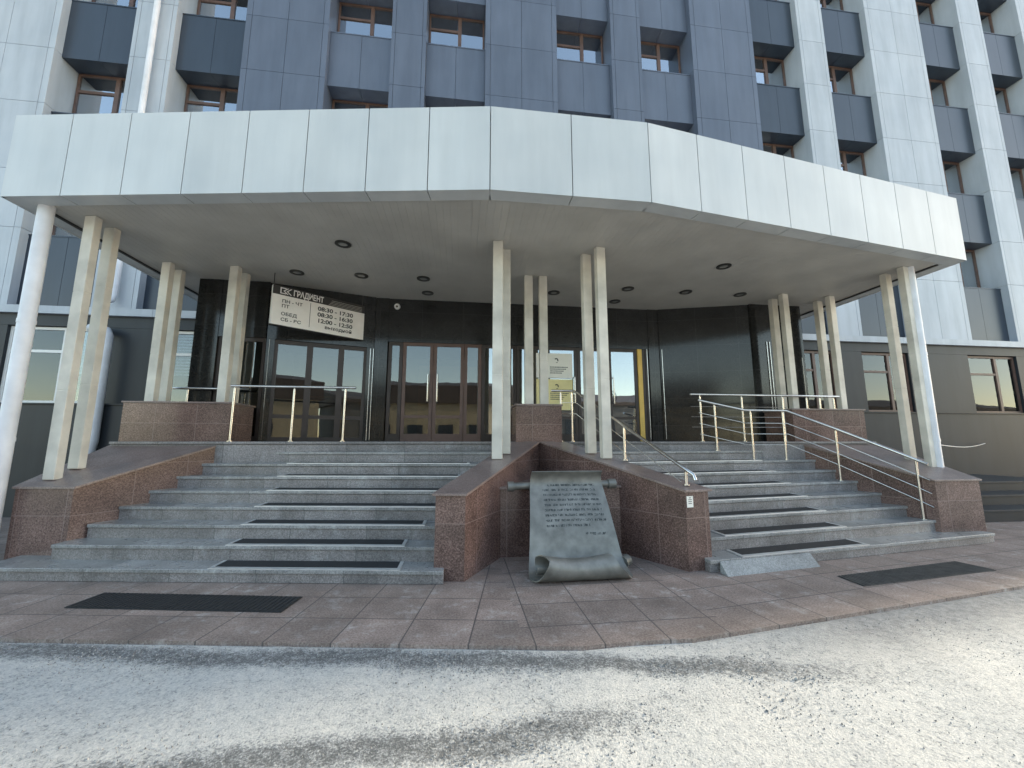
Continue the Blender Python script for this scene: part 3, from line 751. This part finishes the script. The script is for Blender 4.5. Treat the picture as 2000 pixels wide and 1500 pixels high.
# right flight, four bars that follow the steps
F = [(4.75, 6.99, 1.33), (5.3, 6.78, 1.16), (6.04, 6.88, 1.16), (6.66, 6.43, .82), (7.12, 5.56, .31)]
F[0] = (4.74, 7.0, 1.33)
def shift(p, h): return (p[0], p[1], p[2]+h)
nodes = [(4.45, 7.05, 1.4), (5.25, 6.86, 1.2), (6.12, 6.88, 1.2), (6.66, 6.43, .85), (7.12, 5.56, .34), (7.15, 5.42, .27)]
railing('long steel railing running down the right staircase with three thin bars', [(p, .9) for p in F], [shift(p, .88) for p in nodes], [[shift(p, h) for p in nodes] for h in (.24, .44, .64)])
y_ = 7.3
railing('level steel landing railing in front of the right granite wall', [((4.65, y_, 1.5), .9), ((5.54, y_, 1.5), .9), ((6.44, y_, 1.5), .9), ((7.0, y_+.02, 2.155), .25), ((7.3, y_+.02, 2.155), .25), ((7.62, y_+.02, 2.155), .25)],
        [(4.45, y_, 2.42), (6, y_, 2.42), (7.75, y_+.02, 2.42)], [[(4.45, y_, z), (6.5, y_, z)] for z in (1.78, 1.98, 2.18)])

# ---------------------------------------------------------------- pipes
for flip in (False, True):
    f = M if flip else (lambda x: x)
    x, y = (8.03, 5.95) if flip else (-5.56, 5.70)
    e = empty('downpipe', (x, y, 0), ('tall white drainpipe standing on the right stair wall beside the cream posts' if flip else 'tall white drainpipe at the left end of the entrance in front of the cream posts'), 'drainpipe', 'drainpipes from the canopy')
    b = MB()
    if flip:
        b.tube([(x, y, FB+.03), (x, y, 1.0)], .082, 20); q_ = MB(); q_.tube([(8.02, 5.62, .3), (8.12, 5.6, .27), (8.17, 5.58, .16)], .06, 16); q_.build('outlet', PIPE, e, smooth=True)
    else: b.tube([(x, y, FB+.03), (x, y, .3), (x-.03, y-.02, .2), (x-.1, y-.1, .12)], .082, 20)
    b.build('pipe', PIPE, e, smooth=True)
    for z in (1.5, 3.0):
        b = MB(); b.tube([(x, y, z), (x, y, z+.05)], .087, 20); b.build('joint', PIPE, e, smooth=True)
e = empty('downpipe', (-7.72, 9.6, 0), 'slim white drainpipe fixed to the white facade pillar on the left', 'drainpipe')
b = MB(); b.tube([(-7.75, 9.6, 20), (-7.75, 9.6, 4.75), (-7.76, 9.57, 4.62), (-7.8, 9.5, 4.55)], .062, 16); b.build('pipe', PIPE, e, smooth=True)
b = MB(); pth = [(-8.0, 9.45, 3.93), (-7.8, 9.44, 3.93), (-7.66, 9.43, 3.88), (-7.6, 9.42, 3.76), (-7.58, 9.4, 3.5), (-7.58, 9.4, 1.5), (-7.62, 9.38, 1.2), (-7.75, 9.34, .9), (-7.95, 9.3, .7)]
b.tube(pth, .085, 16); b.build('lower_pipe', PIPE, e, smooth=True)
# cables at each side
b = MB(); b.tube([(8.1+.9*i, 5.95+.5*i, 1.45-.07*math.sin(i/7*3.14)) for i in range(8)], .007, 6); o = b.build('cable', WTXT); tag(o, 'thin pale cable strung from the right drainpipe towards the facade', 'cable')
b = MB(); b.tube([(-5.62-.6*i, 5.75+.535*i, 1.4-.04*math.sin(i/7*3.14)) for i in range(8)], .007, 6); o = b.build('cable', WTXT); tag(o, 'thin pale cable strung from the left drainpipe towards the facade', 'cable')
# dark side steps at the right
e = empty('side_steps', (10.5, 8, 0), 'low dark granite side steps against the facade beyond the right wall', 'steps')
for i, (x0_, y0_, z_) in enumerate(((8.5, 6.6, .22), (8.75, 7.1, .42), (9.0, 7.7, .62))):
    b = MB(); b.box(x0_, 14-.01*i, y0_, 9.45, z_-.22 if i else 0, z_-.04); b.box(x0_-.02, 14, y0_-.02, 9.45, z_-.038, z_); b.build('step', BASE, e, bevel=.004)

# ---------------------------------------------------------------- bronze scroll
scr = empty('bronze_scroll', (1.33, 4.7, 0), 'weathered bronze scroll monument with rows of raised writing between the staircases', 'monument')
# profile of the sheet from the top edge down and round into the roll: (y, z)
prof = [(5.05, 1.13), (5.1, 1.08), (5.12, 1.0), (5.09, .92), (5.03, .82), (4.96, .7), (4.9, .58), (4.84, .45), (4.79, .32), (4.75, .2), (4.70, .1), (4.62, .04)]
cy, cz = 4.47, .165
for k in range(30):                          # spiral
    a = R(-70)-R(k*16.5); rr = .16-.0034*k
    prof.append((cy+rr*math.cos(a), cz+rr*math.sin(a)))
def halfw(i):
    t = min(1, i/11.0); s = max(0, i-11)/30
    return (.455+.12*t**1.3, .455+.13*t**1.6)          # left, right
sh = MB(); th = .012; ncol = 16; rows = len(prof)
def spt(i, j, off):
    y, z = prof[i]; y2, z2 = prof[min(i+1, rows-1)]; y1, z1 = prof[max(i-1, 0)]
    ty, tz = y2-y1, z2-z1; L = math.hypot(ty, tz) or 1; ny, nz = tz/L, -ty/L
    l, r_ = halfw(i); t = j/ncol; x = 1.345-l+(l+r_)*t
    s = max(0, i-12)/29.0
    if i > 11:
        xl = 1.345-l+(.19*min(1, s/.3)-.13*max(0, min(1, (s-.3)/.2))); xr = 1.345+r_-.17*min(1, s*4)-.14*min(1, max(0, s*3-.5))
        x = xl+(xr-xl)*t
    curl = .02*math.sin(t*math.pi)
    skew = 0
    if i > 11:
        k_ = 1-.14*math.sin(t*math.pi)*min(1, s*4)-.06*t
        y = cy+(y-cy)*k_+.03*t*min(1, s*3); z = .012+(z-.012)*k_
    return Vector((x, y+curl*(1 if i < 12 else 0)+skew+ny*off, max(.006, z+nz*off)))
for side, off in ((0, 0), (1, th)):
    base = len(sh.v)
    for i in range(rows):
        for j in range(ncol+1): sh.v.append(tuple(spt(i, j, off)))
    for i in range(rows-1):
        for j in range(ncol):
            a = base+i*(ncol+1)+j; q = (a, a+1, a+ncol+2, a+ncol+1)
            sh.f.append(q if side else tuple(reversed(q))); sh.m.append(0)
K = rows*(ncol+1)
def bridge(idx):
    for a, b_ in zip(idx[:-1], idx[1:]): sh.f.append((a, b_, b_+K, a+K)); sh.m.append(0)
bridge([j for j in range(ncol+1)]); bridge([(rows-1)*(ncol+1)+j for j in range(ncol+1)])
bridge([i*(ncol+1) for i in range(rows)]); bridge([i*(ncol+1)+ncol for i in range(rows)])
sh.build('sheet', BRONZE, scr, smooth=True)
# rod behind the sheet, held by the arms
b = MB(); b.tube([(.62, 5.2, .93), (.9, 5.2, .94), (1.8, 5.2, .95), (2.02, 5.2, .95)], .045, 16); b.tube([(.6, 5.2, .93), (.68, 5.2, .93)], .062, 16); b.tube([(1.93, 5.2, .95), (2.03, 5.2, .95)], .062, 16); b.build('rod', BRONZE, scr, smooth=True)
b = MB(); b.tube([(1.9, 4.72, .1), (1.98, 4.78, .11)], .07, 14); b.build('rod_end', BRONZE, scr, smooth=True)
# raised writing: strokes following the sheet
wr = MB()
def on_sheet(x, s):                          # s: height on the sheet
    for i in range(1, 11):
        if prof[i+1][1] <= s <= prof[i][1]:
            t = (prof[i][1]-s)/(prof[i][1]-prof[i+1][1]); y = prof[i][0]+(prof[i+1][0]-prof[i][0])*t
            l, r_ = halfw(i+t); u = (x-(1.345-l))/(l+r_)
            return y+.02*math.sin(max(0, min(1, u))*math.pi)-.013
    return 4.9
def letter(x, z, w_, h):
    for k in range(random.choice((2, 2, 3))):
        kind = random.random()
        if kind < .6: a = (x+random.choice((0, w_*.8)), z, .005, h)
        else: a = (x, z+random.choice((0, h*.45, h*.85)), w_*.9, .005)
        X, Z, ww, hh = a; y0_ = on_sheet(X, Z); y1_ = on_sheet(X, Z+hh)
        wr.solid([(X, y0_-.003, Z), (X+ww, y0_-.003, Z), (X+ww, y0_+.01, Z), (X, y0_+.01, Z)], [(X, y1_-.003, Z+hh), (X+ww, y1_-.003, Z+hh), (X+ww, y1_+.01, Z+hh), (X, y1_+.01, Z+hh)])
for r_ in range(9):
    z = .94-.056*r_; x = 1.03+(.06 if r_ == 0 else 0); xe = 1.7-(.22 if r_ == 8 else 0)+.01*r_
    while x < xe:
        for k in range(random.randint(3, 9)):
            if x > xe: break
            letter(x, z, .013, .022); x += .0175
        x += .018
z = .4; x = 1.5
for k in range(14):
    if k not in (2, 7): letter(x, z, .013, .024)
    x += .018
wr.build('writing', INK, scr)

# ---------------------------------------------------------------- building across the road (seen in the glass)
op = empty('apartment_building', (0, -24, 0), 'pale yellow building across the road, seen only as a reflection in the glass', 'building')
b = MB(); b.box(-26, 6, -34, -24, 0, 5.4); b.build('wall', OPW, op); b = MB(); b.prism([(-26.3, -34), (6.3, -34), (6.3, -23.7), (-26.3, -23.7)], 5.4, [9, 9, 7.2, 7.2]); b.build('roof', OPR, op)
for k in range(9):
    for s in range(1):
        x = -24+3.1*k; z = 1.4+3.2*s
        b = MB(); b.box(x, x+1.5, -23.98, -23.9, z, z+1.8); o = b.build('window', OPG, op)

og = empty('apartment_building', (40, -28, 0), 'low grey building across the road, seen as a reflection in the right-hand glass', 'building')
OGR = flat('grey_plaster', (.13, .13, .125), .8, 0, .2, 1)
b = MB(); b.box(10, 80, -38, -28, 0, 5.8); b.build('wall', OGR, og)
b = MB(); b.prism([(9.7, -38.3), (80.3, -38.3), (80.3, -27.7), (9.7, -27.7)], 5.8, [8.2, 8.2, 6.2, 6.2]); b.build('roof', OPR, og)
for k in range(16):
    b = MB(); b.box(12+4.2*k, 13.8+4.2*k, -27.98, -27.9, 2.2, 4.2); b.build('window', OPG, og)
